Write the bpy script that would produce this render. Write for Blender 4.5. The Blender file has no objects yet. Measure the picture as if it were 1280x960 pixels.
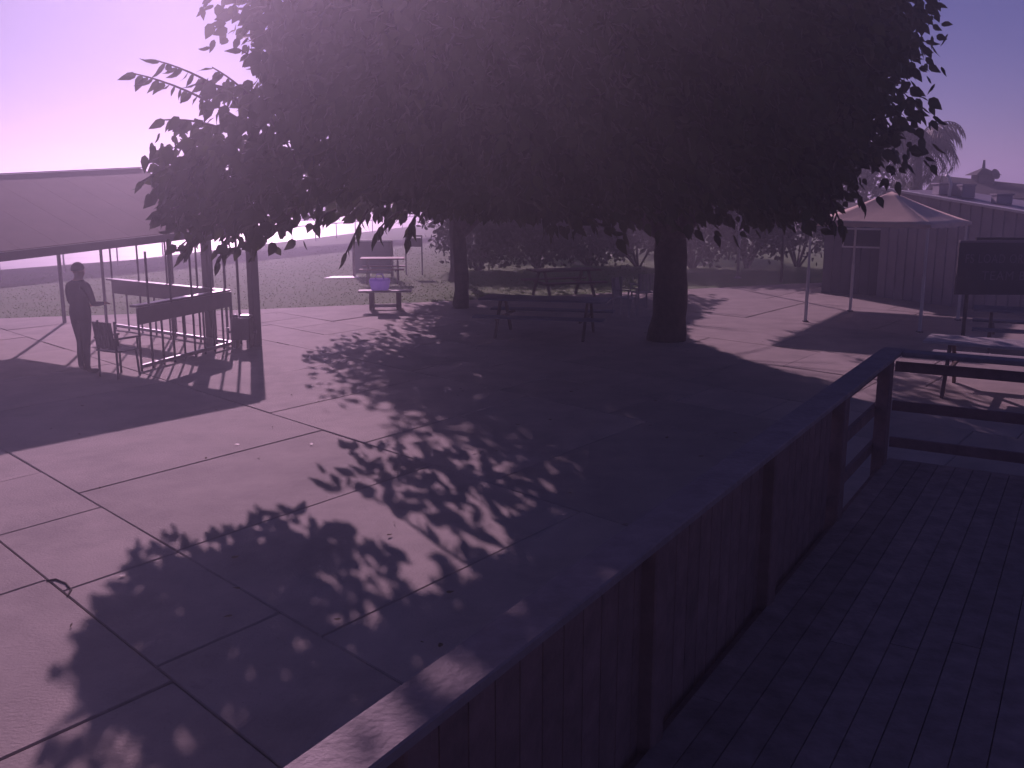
import bpy, math, random
import numpy as np
from mathutils import Vector, Matrix
random.seed(7)
rng = np.random.default_rng(7)
sc = bpy.context.scene
COL = sc.collection
R = math.radians

# ------------------------------------------------------------------ camera
CAM_H, PITCH = 2.9, 11.45
cam_d = bpy.data.cameras.new('camera'); cam_d.lens = 33.75; cam_d.sensor_width = 36
cam_d.clip_start = 0.05; cam_d.clip_end = 6000
cam = bpy.data.objects.new('camera', cam_d); COL.objects.link(cam)
cam.location = (0, 0, CAM_H); cam.rotation_euler = (R(90 - PITCH), 0, 0)
sc.camera = cam

# ------------------------------------------------------------------ sky + sun
SUN_EL, SUN_AZ = 23.7, -14.9          # degrees; azimuth from +Y, towards +X positive
world = bpy.data.worlds.new('World'); sc.world = world; world.use_nodes = True
wn = world.node_tree.nodes; wl = world.node_tree.links
bg = wn['Background']; bg.inputs['Strength'].default_value = 0.05
sky = wn.new('ShaderNodeTexSky'); sky.sky_type = 'NISHITA'; sky.sun_disc = False
sky.sun_elevation = R(SUN_EL); sky.sun_rotation = R(SUN_AZ); sky.altitude = 430
sky.air_density = 0.9; sky.dust_density = 0.1; sky.ozone_density = 6.0
wl.new(sky.outputs['Color'], bg.inputs['Color'])
sun_dir = Vector((math.sin(R(SUN_AZ)) * math.cos(R(SUN_EL)), math.cos(R(SUN_AZ)) * math.cos(R(SUN_EL)), math.sin(R(SUN_EL))))
sl = bpy.data.lights.new('sun', 'SUN'); sl.energy = 5.0; sl.angle = R(0.53); sl.color = (1.0, 0.90, 0.76)
so = bpy.data.objects.new('sun', sl); COL.objects.link(so)
so.location = sun_dir * 60; so.rotation_euler = sun_dir.to_track_quat('Z', 'Y').to_euler()

# ------------------------------------------------------------------ exposure (a webcam with a strong magenta cast)
vs = sc.view_settings
sc.display_settings.display_device = 'sRGB'
vs.view_transform = 'Standard'; vs.look = 'None'; vs.gamma = 1.0; vs.use_curve_mapping = False
vs.exposure = -0.88
vs.use_white_balance = True
vs.white_balance_whitepoint = (0.82, 1.34, 0.78)
sc.cycles.max_bounces = 4; sc.cycles.diffuse_bounces = 3; sc.cycles.glossy_bounces = 2; sc.cycles.transmission_bounces = 3; sc.cycles.volume_bounces = 1
sc.cycles.use_denoising = True

# ------------------------------------------------------------------ helpers
F_PX = 1200.0; cP, sP = math.cos(R(PITCH)), math.sin(R(PITCH))
def _ray(x, y):
    r = (x - 640) / F_PX; u = (480 - y) / F_PX
    return r, cP + u * sP, -sP + u * cP
def gp(x, y, z=0.0):                    # surveyed photo point -> place on the plane at height z
    d = _ray(x, y); t = (z - CAM_H) / d[2]; return Vector((d[0] * t, d[1] * t, z))
def at(x, y, Y):                        # surveyed photo point -> place at distance Y
    d = _ray(x, y); t = Y / d[1]; return Vector((d[0] * t, Y, CAM_H + d[2] * t))

def mat(name, col, rough=0.7, metal=0.0, noise=0.0, nscale=8.0, bump=0.0, bscale=60.0, col2=None, spec=0.5, objvar=0.0, detail=6):
    m = bpy.data.materials.new(name); m.use_nodes = True
    n = m.node_tree.nodes; l = m.node_tree.links; b = n['Principled BSDF']
    b.inputs['Roughness'].default_value = rough; b.inputs['Metallic'].default_value = metal
    b.inputs['Specular IOR Level'].default_value = spec
    c = (*col, 1); b.inputs['Base Color'].default_value = c
    out = None
    if noise > 0 or col2:
        tc = n.new('ShaderNodeNewGeometry'); nz = n.new('ShaderNodeTexNoise'); nz.inputs['Scale'].default_value = nscale
        nz.inputs['Detail'].default_value = detail; nz.inputs['Roughness'].default_value = 0.62
        l.new(tc.outputs['Position'], nz.inputs['Vector'])
        rp = n.new('ShaderNodeValToRGB'); c2 = col2 or tuple(v * (1 - noise) for v in col)
        rp.color_ramp.elements[0].position = 0.35; rp.color_ramp.elements[1].position = 0.68
        rp.color_ramp.elements[0].color = (*c2, 1); rp.color_ramp.elements[1].color = c
        l.new(nz.outputs['Fac'], rp.inputs['Fac']); out = rp.outputs['Color']
    if objvar > 0:
        oi = n.new('ShaderNodeObjectInfo'); hv = n.new('ShaderNodeHueSaturation')
        mr = n.new('ShaderNodeMapRange'); mr.inputs['To Min'].default_value = 1 - objvar; mr.inputs['To Max'].default_value = 1 + objvar
        l.new(oi.outputs['Random'], mr.inputs['Value']); l.new(mr.outputs['Result'], hv.inputs['Value'])
        if out is None: hv.inputs['Color'].default_value = c
        else: l.new(out, hv.inputs['Color'])
        out = hv.outputs['Color']
    if out is not None: l.new(out, b.inputs['Base Color'])
    if bump > 0:
        g2 = n.new('ShaderNodeNewGeometry'); n2 = n.new('ShaderNodeTexNoise'); n2.inputs['Scale'].default_value = bscale; n2.inputs['Detail'].default_value = 5
        l.new(g2.outputs['Position'], n2.inputs['Vector'])
        bp = n.new('ShaderNodeBump'); bp.inputs['Strength'].default_value = bump; bp.inputs['Distance'].default_value = 0.02
        l.new(n2.outputs['Fac'], bp.inputs['Height']); l.new(bp.outputs['Normal'], b.inputs['Normal'])
    return m

def leafmat(name, c1, c2, scale=1.2, trans=0.35):
    m = bpy.data.materials.new(name); m.use_nodes = True
    n = m.node_tree.nodes; l = m.node_tree.links; b = n['Principled BSDF']; o = n['Material Output']
    g = n.new('ShaderNodeNewGeometry'); nz = n.new('ShaderNodeTexNoise'); nz.inputs['Scale'].default_value = scale; nz.inputs['Detail'].default_value = 4
    l.new(g.outputs['Position'], nz.inputs['Vector'])
    rp = n.new('ShaderNodeValToRGB'); rp.color_ramp.elements[0].position = 0.35; rp.color_ramp.elements[1].position = 0.65
    rp.color_ramp.elements[0].color = (*c1, 1); rp.color_ramp.elements[1].color = (*c2, 1)
    l.new(nz.outputs['Fac'], rp.inputs['Fac']); l.new(rp.outputs['Color'], b.inputs['Base Color'])
    b.inputs['Roughness'].default_value = 0.55; b.inputs['Specular IOR Level'].default_value = 0.3
    t = n.new('ShaderNodeBsdfTranslucent'); l.new(rp.outputs['Color'], t.inputs['Color'])
    mx = n.new('ShaderNodeMixShader'); mx.inputs['Fac'].default_value = trans
    l.new(b.outputs['BSDF'], mx.inputs[1]); l.new(t.outputs['BSDF'], mx.inputs[2]); l.new(mx.outputs['Shader'], o.inputs['Surface'])
    return m

class MB:
    """collects boxes, tubes and faces, then becomes one mesh object"""
    def __init__(s): s.v = []; s.f = []
    def add(s, vs_, fs):
        k = len(s.v); s.v += [tuple(p) for p in vs_]; s.f += [tuple(i + k for i in f) for f in fs]; return s
    def box(s, c, d, X=(1, 0, 0), Z=(0, 0, 1)):
        X = Vector(X).normalized(); Z = Vector(Z).normalized(); Y = Z.cross(X).normalized(); Z = X.cross(Y)
        c = Vector(c); hx, hy, hz = (q / 2 for q in d)
        P = [c + X * (i * hx) + Y * (j * hy) + Z * (k * hz) for k in (-1, 1) for j in (-1, 1) for i in (-1, 1)]
        return s.add(P, [(0, 2, 3, 1), (4, 5, 7, 6), (0, 1, 5, 4), (2, 6, 7, 3), (0, 4, 6, 2), (1, 3, 7, 5)])
    def bar(s, p, q, w, h=None, up=(0, 0, 1)):
        p, q = Vector(p), Vector(q); d = q - p; h = h or w
        up = Vector(up)
        if abs(d.normalized().dot(up)) > .98: up = Vector((.6, .8, 0))
        X = d.normalized(); Y = up.cross(X).normalized(); Z = X.cross(Y)
        return s.box((p + q) / 2, (d.length, w, h), X, Z)
    def tube(s, pts, rad, n=8, cap=True):
        pts = [Vector(p) for p in pts]; rs = rad if isinstance(rad, (list, tuple)) else [rad] * len(pts)
        vs_, fs = [], []
        for i, p in enumerate(pts):
            t = (pts[min(i + 1, len(pts) - 1)] - pts[max(i - 1, 0)]).normalized()
            u = Vector((0, 0, 1)) if abs(t.z) < .9 else Vector((1, 0, 0))
            a = t.cross(u).normalized(); b = t.cross(a)
            for k in range(n):
                an = 2 * math.pi * k / n; vs_.append(p + (a * math.cos(an) + b * math.sin(an)) * rs[i])
        for i in range(len(pts) - 1):
            for k in range(n):
                fs.append((i * n + k, i * n + (k + 1) % n, (i + 1) * n + (k + 1) % n, (i + 1) * n + k))
        if cap:
            fs.append(tuple(range(n - 1, -1, -1))); fs.append(tuple(range((len(pts) - 1) * n, len(pts) * n)))
        return s.add(vs_, fs)
    def lathe(s, prof, c=(0, 0, 0), n=16):
        c = Vector(c); vs_ = [c + Vector((r * math.cos(2 * math.pi * k / n), r * math.sin(2 * math.pi * k / n), z)) for r, z in prof for k in range(n)]
        fs = [(i * n + k, i * n + (k + 1) % n, (i + 1) * n + (k + 1) % n, (i + 1) * n + k) for i in range(len(prof) - 1) for k in range(n)]
        fs.append(tuple(range(n - 1, -1, -1))); fs.append(tuple(range((len(prof) - 1) * n, len(prof) * n)))
        return s.add(vs_, fs)
    def slab(s, poly, z0, z1):           # polygon extruded vertically; poly counter-clockwise
        n = len(poly); P = [(p[0], p[1], z0) for p in poly] + [(p[0], p[1], z1) for p in poly]
        return s.add(P, [tuple(range(n - 1, -1, -1)), tuple(range(n, 2 * n))] + [(i, (i + 1) % n, n + (i + 1) % n, n + i) for i in range(n)])
    def plate(s, quad, th):              # quad in space thickened downwards
        q = [Vector(p) for p in quad]; nn = (q[1] - q[0]).cross(q[3] - q[0]).normalized()
        if nn.z < 0: q = q[::-1]; nn = -nn
        P = [p - nn * th for p in q] + q; n = len(q)
        return s.add(P, [tuple(range(n - 1, -1, -1)), tuple(range(n, 2 * n))] + [(i, (i + 1) % n, n + (i + 1) % n, n + i) for i in range(n)])
    def mesh(s, name, m, smooth=False, bevel=0):
        me = bpy.data.meshes.new(name); me.from_pydata(s.v, [], s.f); me.update()
        if m is not None: me.materials.append(m)
        if smooth:
            for p in me.polygons: p.use_smooth = True
        return me
    def build(s, name, m, parent=None, smooth=False, bevel=0, loc=None):
        o = bpy.data.objects.new(name, s.mesh(name, m, smooth)); COL.objects.link(o)
        if parent: o.parent = parent
        if loc is not None: o.location = loc
        if bevel:
            bv = o.modifiers.new('bevel', 'BEVEL'); bv.width = bevel; bv.segments = 1; bv.limit_method = 'ANGLE'
        return o

def tag(o, label=None, cat=None, group=None, kind=None):
    if label: o['label'] = label
    if cat: o['category'] = cat
    if group: o['group'] = group
    if kind: o['kind'] = kind
    return o
def thing(name, label, cat, loc=(0, 0, 0), rz=0, group=None):
    o = bpy.data.objects.new(name, None); COL.objects.link(o); o.location = loc; o.rotation_euler = (0, 0, rz); o.empty_display_size = .2
    return tag(o, label, cat, group)
def inst(name, me, parent=None, loc=(0, 0, 0), rot=None, scale=None):
    o = bpy.data.objects.new(name, me); COL.objects.link(o); o.location = loc
    if rot is not None: o.rotation_mode = 'QUATERNION'; o.rotation_quaternion = rot
    if scale is not None: o.scale = scale if hasattr(scale, '__len__') else (scale,) * 3
    if parent: o.parent = parent
    return o
def copy_tree(o, parent=None):
    c = o.copy(); COL.objects.link(c)
    if parent: c.parent = parent
    for ch in list(o.children): copy_tree(ch, c)
    return c
def V(x, y, z=0.0): return Vector((x, y, z))

AX = V(.52, .854); BX = V(.854, -.52)     # the place's two main directions (deck, shelter, canopies)

# ------------------------------------------------------------------ materials
def concrete_mat():
    m = mat('concrete', (.45, .38, .325), .85, noise=.22, nscale=1.7, bump=.3, bscale=45, objvar=.13)
    n = m.node_tree.nodes; l = m.node_tree.links; b = n['Principled BSDF']; src = b.inputs['Base Color'].links[0].from_socket
    g_ = n.new('ShaderNodeNewGeometry')
    for sc_, lo, hi, dark in ((.42, .52, .72, .74), (38.0, .60, .72, .66), (5.5, .60, .75, .8)):       # broad stains, grit, spots
        z = n.new('ShaderNodeTexNoise'); z.inputs['Scale'].default_value = sc_; z.inputs['Detail'].default_value = 7; z.inputs['Roughness'].default_value = .7; z.inputs['Distortion'].default_value = .6
        l.new(g_.outputs['Position'], z.inputs['Vector'])
        r_ = n.new('ShaderNodeMapRange'); r_.inputs['From Min'].default_value = lo; r_.inputs['From Max'].default_value = hi; r_.inputs['To Min'].default_value = 1.0; r_.inputs['To Max'].default_value = dark
        l.new(z.outputs['Fac'], r_.inputs['Value'])
        mx = n.new('ShaderNodeMix'); mx.data_type = 'RGBA'; mx.blend_type = 'MULTIPLY'; mx.inputs['Factor'].default_value = 1
        l.new(src, mx.inputs['A']); l.new(r_.outputs['Result'], mx.inputs['B']); src = mx.outputs['Result']
    l.new(src, b.inputs['Base Color']); return m

M = dict(
 dirt=mat('dirt', (.20, .145, .10), .95, noise=.35, nscale=.6, bump=.5, bscale=4),
 lawn=mat('lawn', (.05, .16, .014), .95, nscale=1.3, col2=(.085, .16, .025), bump=.8, bscale=30, noise=.3),
 blade=leafmat('grass blade', (.06, .16, .016), (.11, .17, .03), .8, .5),
 tarmac=mat('taxiway concrete', (.42, .40, .37), .42, noise=.3, nscale=.5, bump=.25, bscale=20),
 base=mat('joint soil', (.11, .09, .075), .95, noise=.4, nscale=9),
 concrete=concrete_mat(),
 hill=mat('hill scrub', (.12, .10, .085), .95, noise=.3, nscale=.02),
 roof=mat('brown roof sheet', (.125, .072, .052), .85, noise=.18, nscale=1.5, objvar=.05),
 dkmetal=mat('dark painted steel', (.032, .028, .03), .5, noise=.3, nscale=12),
 galv=mat('galvanised pipe', (.32, .32, .33), .42, .75, noise=.25, nscale=15),
 counter=mat('dark counter board', (.06, .045, .04), .32, noise=.35, nscale=5),
 bark=mat('bark', (.085, .062, .05), .92, noise=.5, nscale=9, bump=.9, bscale=22),
 twig=mat('twig bark', (.07, .05, .035), .9, noise=.4, nscale=20),
 leaf=leafmat('mulberry leaf', (.035, .055, .016), (.075, .10, .028), 1.1, .3),
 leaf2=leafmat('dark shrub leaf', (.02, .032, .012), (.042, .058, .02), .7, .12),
 dryleaf=leafmat('dry leaf', (.13, .085, .04), (.22, .16, .07), 6, .1),
 palm=leafmat('palm frond', (.035, .05, .02), (.075, .085, .035), 1.5, .2),
 deckw=mat('deck board', (.38, .27, .24), .78, noise=.4, nscale=6, bump=.35, bscale=35, objvar=.16),
 railw=mat('grey rail timber', (.32, .25, .24), .7, noise=.3, nscale=7, bump=.3, bscale=30),
 postw=mat('brown rail timber', (.29, .165, .15), .8, noise=.35, nscale=7, bump=.3, bscale=30, objvar=.08),
 tan=mat('tan canopy fabric', (.80, .61, .49), .85, noise=.12, nscale=3, bump=.15, bscale=8),
 white=mat('white paint', (.78, .77, .75), .4, noise=.08, nscale=5),
 tabwood=mat('pale table boards', (.50, .46, .43), .6, noise=.2, nscale=9, bump=.2, bscale=30, objvar=.06),
 brownwood=mat('weathered table boards', (.20, .13, .10), .7, noise=.35, nscale=8, bump=.25, bscale=30, objvar=.1),
 bluegrey=mat('blue grey table boards', (.16, .17, .22), .55, noise=.2, nscale=6, objvar=.06),
 redwood=mat('red brown table boards', (.26, .075, .05), .65, noise=.3, nscale=8, objvar=.08),
 siding=mat('grey siding', (.17, .16, .19), .8, noise=.2, nscale=3, objvar=.05),
 shed=mat('pale ribbed metal', (.36, .33, .38), .55, .1, noise=.18, nscale=2, objvar=.05),
 glass=mat('window glass', (.03, .035, .045), .08, spec=.8),
 houseroof=mat('dark shingle', (.05, .038, .036), .9, noise=.35, nscale=4, objvar=.12),
 housewall=mat('house wall', (.20, .17, .17), .85, noise=.15, nscale=2),
 sign=mat('dark sign board', (.028, .020, .028), .55, noise=.25, nscale=6),
 letter=mat('grey lettering', (.17, .15, .18), .7, noise=.2, nscale=30),
 bag=leafmat('lilac bag cloth', (.62, .52, .90), (.70, .60, .95), 9, .65),
 cloth=mat('dark jacket cloth', (.030, .025, .034), .9, noise=.3, nscale=14, bump=.3, bscale=25),
 trouser=mat('dark trouser cloth', (.022, .020, .027), .9, noise=.3, nscale=14),
 skin=mat('skin', (.40, .24, .17), .55),
 hair=mat('dark hair', (.02, .014, .01), .6),
 shoe=mat('shoe', (.03, .028, .03), .6),
 black=mat('black rubber', (.018, .018, .02), .7),
 carpaint=mat('white car paint', (.72, .72, .72), .22, spec=.6),
 silver=mat('silver car paint', (.45, .46, .48), .25, .4),
 board=mat('grey notice panel', (.16, .13, .15), .6, noise=.15, nscale=4),
 chairp=mat('dark slatted plastic', (.035, .03, .035), .5),
)

# ================================================================== SETTING
g = MB(); N = 40; S_ = 330.0
for j in range(N + 1):
    for i in range(N + 1):
        g.v.append(((i / N - .5) * 2 * S_, (j / N) * 400 - 60, -0.16))
for j in range(N):
    for i in range(N):
        k = j * (N + 1) + i; g.f.append((k, k + 1, k + N + 2, k + N + 1))
tag(g.build('ground', M['dirt']), 'bare brown dirt reaching out to the hills', kind='structure')

# hills on the horizon (left of the tree)
h = MB(); K = 70; prof = []
for k in range(K + 1):
    az = R(-48 + k * 96 / K); d0 = 262
    x_im = 640 + F_PX * math.tan(az)
    pk = 9 + 3 * math.sin(k * .55) + 2.5 * math.sin(k * 1.31 + 1)
    for cx, w, hh in ((98, 30, 13), (132, 26, 15), (225, 60, 2), (350, 80, 3)):
        pk += hh * math.exp(-((x_im - cx) / w) ** 2)
    for dd, fz in ((-30, 0), (-12, .55), (0, 1), (14, .5), (26, 0)):
        h.v.append((math.sin(az) * (d0 + dd), math.cos(az) * (d0 + dd), -.3 + pk * fz * .36 + (fz > 0) * random.uniform(-.1, .1)))
for k in range(K):
    for q in range(4):
        i = k * 5 + q; h.f.append((i, i + 5, i + 6, i + 1))
tag(h.build('hills', M['hill'], smooth=True), 'low bluish hills on the horizon', kind='structure')

# fence line between lawn and taxiway
FD = V(.207, .978).normalized(); FN = V(-FD.y, FD.x)
F0 = V(-16.75, 31.5)
def fl(t, off=0, z=0): p = F0 + FD * t + FN * off; return V(p.x, p.y, z)
tx = MB(); tx.slab([fl(-40, 1.6), fl(90, 1.6), fl(90, 34), fl(-40, 34)], -.3, -.05)
tag(tx.build('taxiway', M['tarmac']), 'pale concrete taxiway beyond the fence', kind='structure')

# plaza base and its concrete slabs
aS = V(.604, .797); bS = V(.697, -.717); oS = V(-2.86, 7.55)
def sg(i, j): p = oS + bS * i + aS * j; return p.x, p.y
LE = [(-30, 16.2), (-11.76, 21.91), (-6.15, 23.72), (-2.52, 25.1), (3.0, 27.6), (9.5, 30.5), (24, 36)]
def lawn_edge(x):
    for (x0, y0), (x1, y1) in zip(LE, LE[1:]):
        if x <= x1: return y0 + (y1 - y0) * (x - x0) / (x1 - x0)
    return LE[-1][1]
pz = MB(); pz.slab([(24, -6), (24, 36)] + [(x, y) for x, y in LE[::-1][1:]] + [(-30, -6)], -.3, -.085)
plaza = tag(pz.build('plaza', M['base']), 'pink grey concrete plaza of cast slabs', kind='structure')

def clip(poly, inside, inter):
    out = []
    for p, q in zip(poly, poly[1:] + poly[:1]):
        a_, b_ = inside(p), inside(q)
        if a_: out.append(p)
        if a_ != b_: out.append(inter(p, q))
    return out
def clip_lawn(poly):
    ins = lambda p: p[1] < lawn_edge(p[0]) - .03
    def it(p, q):
        lo, hi = (p, q) if ins(p) else (q, p)
        for _ in range(22):
            m_ = ((lo[0] + hi[0]) / 2, (lo[1] + hi[1]) / 2)
            if ins(m_): lo = m_
            else: hi = m_
        return lo
    return clip(poly, ins, it)
rows = [(-9.0, -6.0, .8, 2.6), (-6.0, -3.4, -.4, 2.3), (-3.4, -.98, -.1, 2.13), (-.98, 0, .2, 1.58), (0, 3.15, .16, 2.13), (3.15, 6.4, -1.1, 2.13),
        (6.4, 7.65, .4, 2.1), (7.65, 8.9, -.5, 1.25), (8.9, 11.2, .2, 2.4), (11.2, 13.0, .9, 2.4), (13.0, 16.2, -.1, 3), (16.2, 20, .8, 3), (20, 24.5, 0, 3.4), (24.5, 29, 1, 3.4), (29, 34, 0, 3.4)]
gap = .0055
for j0, j1, off, st in rows:
    k = int(math.floor((-22 - off) / st))
    while True:
        i0 = off + k * st; i1 = i0 + st; k += 1
        if i0 > 22: break
        quad = [sg(i0 + gap, j0 + gap), sg(i1 - gap, j0 + gap), sg(i1 - gap, j1 - gap), sg(i0 + gap, j1 - gap)]
        cx = sum(p[0] for p in quad) / 4; cy = sum(p[1] for p in quad) / 4
        if cy < 1 or abs(cx) > .62 * cy + 5 or cx > 20: continue
        poly = clip_lawn(quad)
        if len(poly) < 3: continue
        zc = random.uniform(-.004, .004); tl = (random.uniform(-.0022, .0022), random.uniform(-.0022, .0022))
        # the cracked corner near the camera
        mb = MB(); n_ = len(poly)
        area = sum(p[0] * q[1] - q[0] * p[1] for p, q in zip(poly, poly[1:] + poly[:1]))
        if area < 0: poly = poly[::-1]
        ce = (sum(p[0] for p in poly) / n_, sum(p[1] for p in poly) / n_)
        zz = lambda p: zc + tl[0] * (p[0] - ce[0]) + tl[1] * (p[1] - ce[1])
        top = []
        for p in poly:
            d = math.hypot(p[0] - ce[0], p[1] - ce[1]) or 1; s_ = max(0, 1 - .012 / d)
            top.append((ce[0] + (p[0] - ce[0]) * s_, ce[1] + (p[1] - ce[1]) * s_, zz(p)))
        P = [(p[0], p[1], -.11) for p in poly] + [(p[0], p[1], zz(p) - .009) for p in poly] + top
        mb.add(P, [tuple(range(2 * n_, 3 * n_))] + [(r * n_ + i, r * n_ + (i + 1) % n_, (r + 1) * n_ + (i + 1) % n_, (r + 1) * n_ + i) for r in (0, 1) for i in range(n_)])
        mb.build('slab', M['concrete'], plaza)

# curved crack and patch at the slab corner
ck = MB(); pts = [gp(58, 726, .006), gp(70, 724, .006), gp(82, 729, .006), gp(89, 737, .006), gp(84, 745, .006)]
ck.tube(pts, .008, 5); ck.build('crack', M['base'], plaza)

# lawn
lw = MB(); top = [(x, y) for x, y in LE]
far = [(24, 60), (8, 84)] + [tuple(fl(t, 1.2).xy) for t in (52, 30, 0, -18)]
lw.slab(top + far, -.3, -.02)
lawn = tag(lw.build('lawn', M['lawn']), 'worn olive lawn between plaza and fence', kind='structure')
def inside_poly(x, y, P):
    c = False
    for (x0, y0), (x1, y1) in zip(P, P[1:] + P[:1]):
        if (y0 > y) != (y1 > y) and x < (x1 - x0) * (y - y0) / (y1 - y0) + x0: c = not c
    return c
gb = MB(); LP = top + far; cnt = 0
while cnt < 14000:
    y = 17 + random.random() ** 1.7 * 34; x = random.uniform(-.56 * y - 1, .14 * y)
    if not inside_poly(x, y, LP) or y < lawn_edge(x) + .02: continue
    cnt += 1; hgt = random.uniform(.022, .034); an = random.uniform(0, 6.3); w = random.uniform(.008, .02) * (1 + y / 40)
    dx, dy = math.cos(an) * w, math.sin(an) * w; lx, ly = random.uniform(-.04, .04), random.uniform(-.04, .04)
    gb.add([(x - dx, y - dy, -.03), (x + dx, y + dy, -.03), (x + lx, y + ly, hgt - .02)], [(0, 1, 2)])
tag(gb.build('grass', M['blade']), 'short dry grass blades over the lawn', 'grass', kind='stuff')

# ================================================================== FENCE
fence = thing('perimeter_fence', 'low pipe fence with one top rail between lawn and taxiway', 'fence', fl(0))
def fpart(mb, name, m): mb.v = [tuple(Vector(p) - fence.location) for p in mb.v]; return mb.build(name, m, fence, smooth=True)
ts = [-16 + 3.2 * k for k in range(30)]
for t in ts: fpart(MB().tube([fl(t, 0, -.1), fl(t, 0, .86)], .032, 7), 'post', M['galv'])
for t0, t1 in zip(ts[::6], ts[6::6] + [ts[-1]]):
    if t1 > t0: fpart(MB().tube([fl(t0, 0, .88), fl(t1, 0, .88)], .035, 7), 'top_rail', M['galv'])

# ================================================================== SHELTER (gabled roof at the left)
Acor = V(-4.85, 18.0, 2.28); Rid = V(-7.4, 19.6, 3.32)
LN = V(-7.42, 14.2, 2.02); RN = V(-8.6, 16.5, 3.17)
SV = (LN - Acor) * 1.5; A2 = Acor + SV; R2 = Rid + SV
Eb = Acor + (Rid - Acor) * 2; Eb.z = 2.28
E2 = Eb + SV
shelter = thing('shade_shelter', 'long open shelter with brown gabled roof behind pipe railing', 'shelter', (Acor.x, Acor.y, 0))
def spart(mb, name, m, **k): mb.v = [tuple(Vector(p) - shelter.location) for p in mb.v]; return mb.build(name, m, shelter, **k)
NS = 11
for i in range(NS):
    f0, f1 = i / NS, (i + 1) / NS - .0006
    for (p0, p1, q0, q1) in ((Acor, A2, Rid, R2), (Eb, E2, Rid, R2)):
        mb = MB(); lo = lambda t: p0.lerp(p1, t); hi = lambda t: q0.lerp(q1, t)
        mb.plate([lo(f0), lo(f1), hi(f1), hi(f0)], .012)
        spart(mb, 'roof_sheet', M['roof'])
rc = MB().bar(Rid + V(0, 0, .012), R2 + V(0, 0, .012), .12, .018); spart(rc, 'ridge_cap', M['roof'])
for p, q in ((Acor, A2), (Eb, E2)): spart(MB().bar(p - V(0, 0, .08), q - V(0, 0, .08), .09, .13), 'eave_beam', M['dkmetal'])
spart(MB().bar(Acor - V(0, 0, .09), Eb - V(0, 0, .09), .1, .16), 'tie_beam', M['dkmetal'])
gd = V(.52, .854) * .03
gm = MB(); tri = [Acor - gd, Rid - gd, Eb - gd]; tri2 = [Acor - gd * 2, Rid - gd * 2, Eb - gd * 2]
gm.add(tri + tri2, [(0, 1, 2), (5, 4, 3), (0, 3, 4, 1), (1, 4, 5, 2), (2, 5, 3, 0)]); spart(gm, 'gable_panel', M['roof'])
P1 = V(Acor.x, Acor.y); P2 = V(-5.9, 18.66)
for p, w in ((P1, .15), (P2, .15)): spart(MB().bar(p, p + V(0, 0, 2.2), w), 'thick_post', M['dkmetal'])
for f in (.33, .62): p = P1.lerp(P2, f); spart(MB().tube([p, p + V(0, 0, 2.2)], .025, 6), 'rod', M['dkmetal'])
for f in (.38, .75): p = P1 + (V(Eb.x, Eb.y) - P1) * f; spart(MB().bar(p, p + V(0, 0, 2.15), .045), 'post', M['dkmetal'])
for f in (1.0,): p = V(Eb.x, Eb.y); spart(MB().bar(p, p + V(0, 0, 2.15), .06), 'post', M['dkmetal'])
for f in (.45, .98):
    for (p0, p1) in ((Eb, E2),):
        p = p0.lerp(p1, f); spart(MB().bar(V(p.x, p.y), p - V(0, 0, .1), .06), 'post', M['dkmetal'])
# railing and counter under the roof
R1 = V(-5.25, 17.85); Ra = V(-6.02, 15.35); Rb = V(-8.4, 20.2)
for q, nm in ((Ra, 0), (Rb, 1)):
    spart(MB().bar(R1 + V(0, 0, .08), q + V(0, 0, .08), .05, .06), 'bottom_rail', M['galv'])
    spart(MB().bar(R1 + V(0, 0, .9), q + V(0, 0, .9), .05, .27), 'counter_apron', M['counter'])
    mid = (R1 + q) / 2; dirn = (q - R1)
    side = V(-dirn.y, dirn.x).normalized() * (-.16 if nm == 0 else .16)
    spart(MB().bar(R1 + side * .4 + V(0, 0, 1.06), q + side * .4 + V(0, 0, 1.06), .16, .035), 'counter_top', M['counter'])
    nb = 9 if nm == 0 else 8
    for k in range(nb + 1):
        p = R1.lerp(q, k / nb); tall = (k % 2 == 0)
        spart(MB().tube([p + V(0, 0, 0), p + V(0, 0, (1.92 if nm == 0 else 2.15) if tall and k else 1.03)], .019 if k else .03, 6), 'bar', M['galv'] if k == 0 else M['dkmetal'])
# boxy fixture at the foot of the thick post
fx = thing('utility_pedestal', 'dark boxy metal fixture at the foot of the thick shelter post', 'fixture', (-5.02, 17.72, 0))
b_ = MB().box((0, 0, .36), (.34, .26, .4)); b_.box((-.12, 0, .08), (.07, .2, .16)); b_.box((.12, 0, .08), (.07, .2, .16)); b_.build('body', M['dkmetal'], fx, bevel=.015)
MB().box((.08, -.02, .60), (.2, .22, .05)).build('lid', M['galv'], fx, bevel=.01)
MB().tube([(-.2, 0, .3), (-.27, 0, .3), (-.27, 0, .38)], .03, 8).build('spout', M['galv'], fx, smooth=True)
MB().lathe([(.05, .56), (.06, .6), (.02, .63)], (-.12, 0, 0), 10).build('knob', M['galv'], fx, smooth=True)
MB().tube([(.2, 0, .3), (.26, 0, .3)], .045, 8).build('valve', M['dkmetal'], fx, smooth=True)

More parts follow.
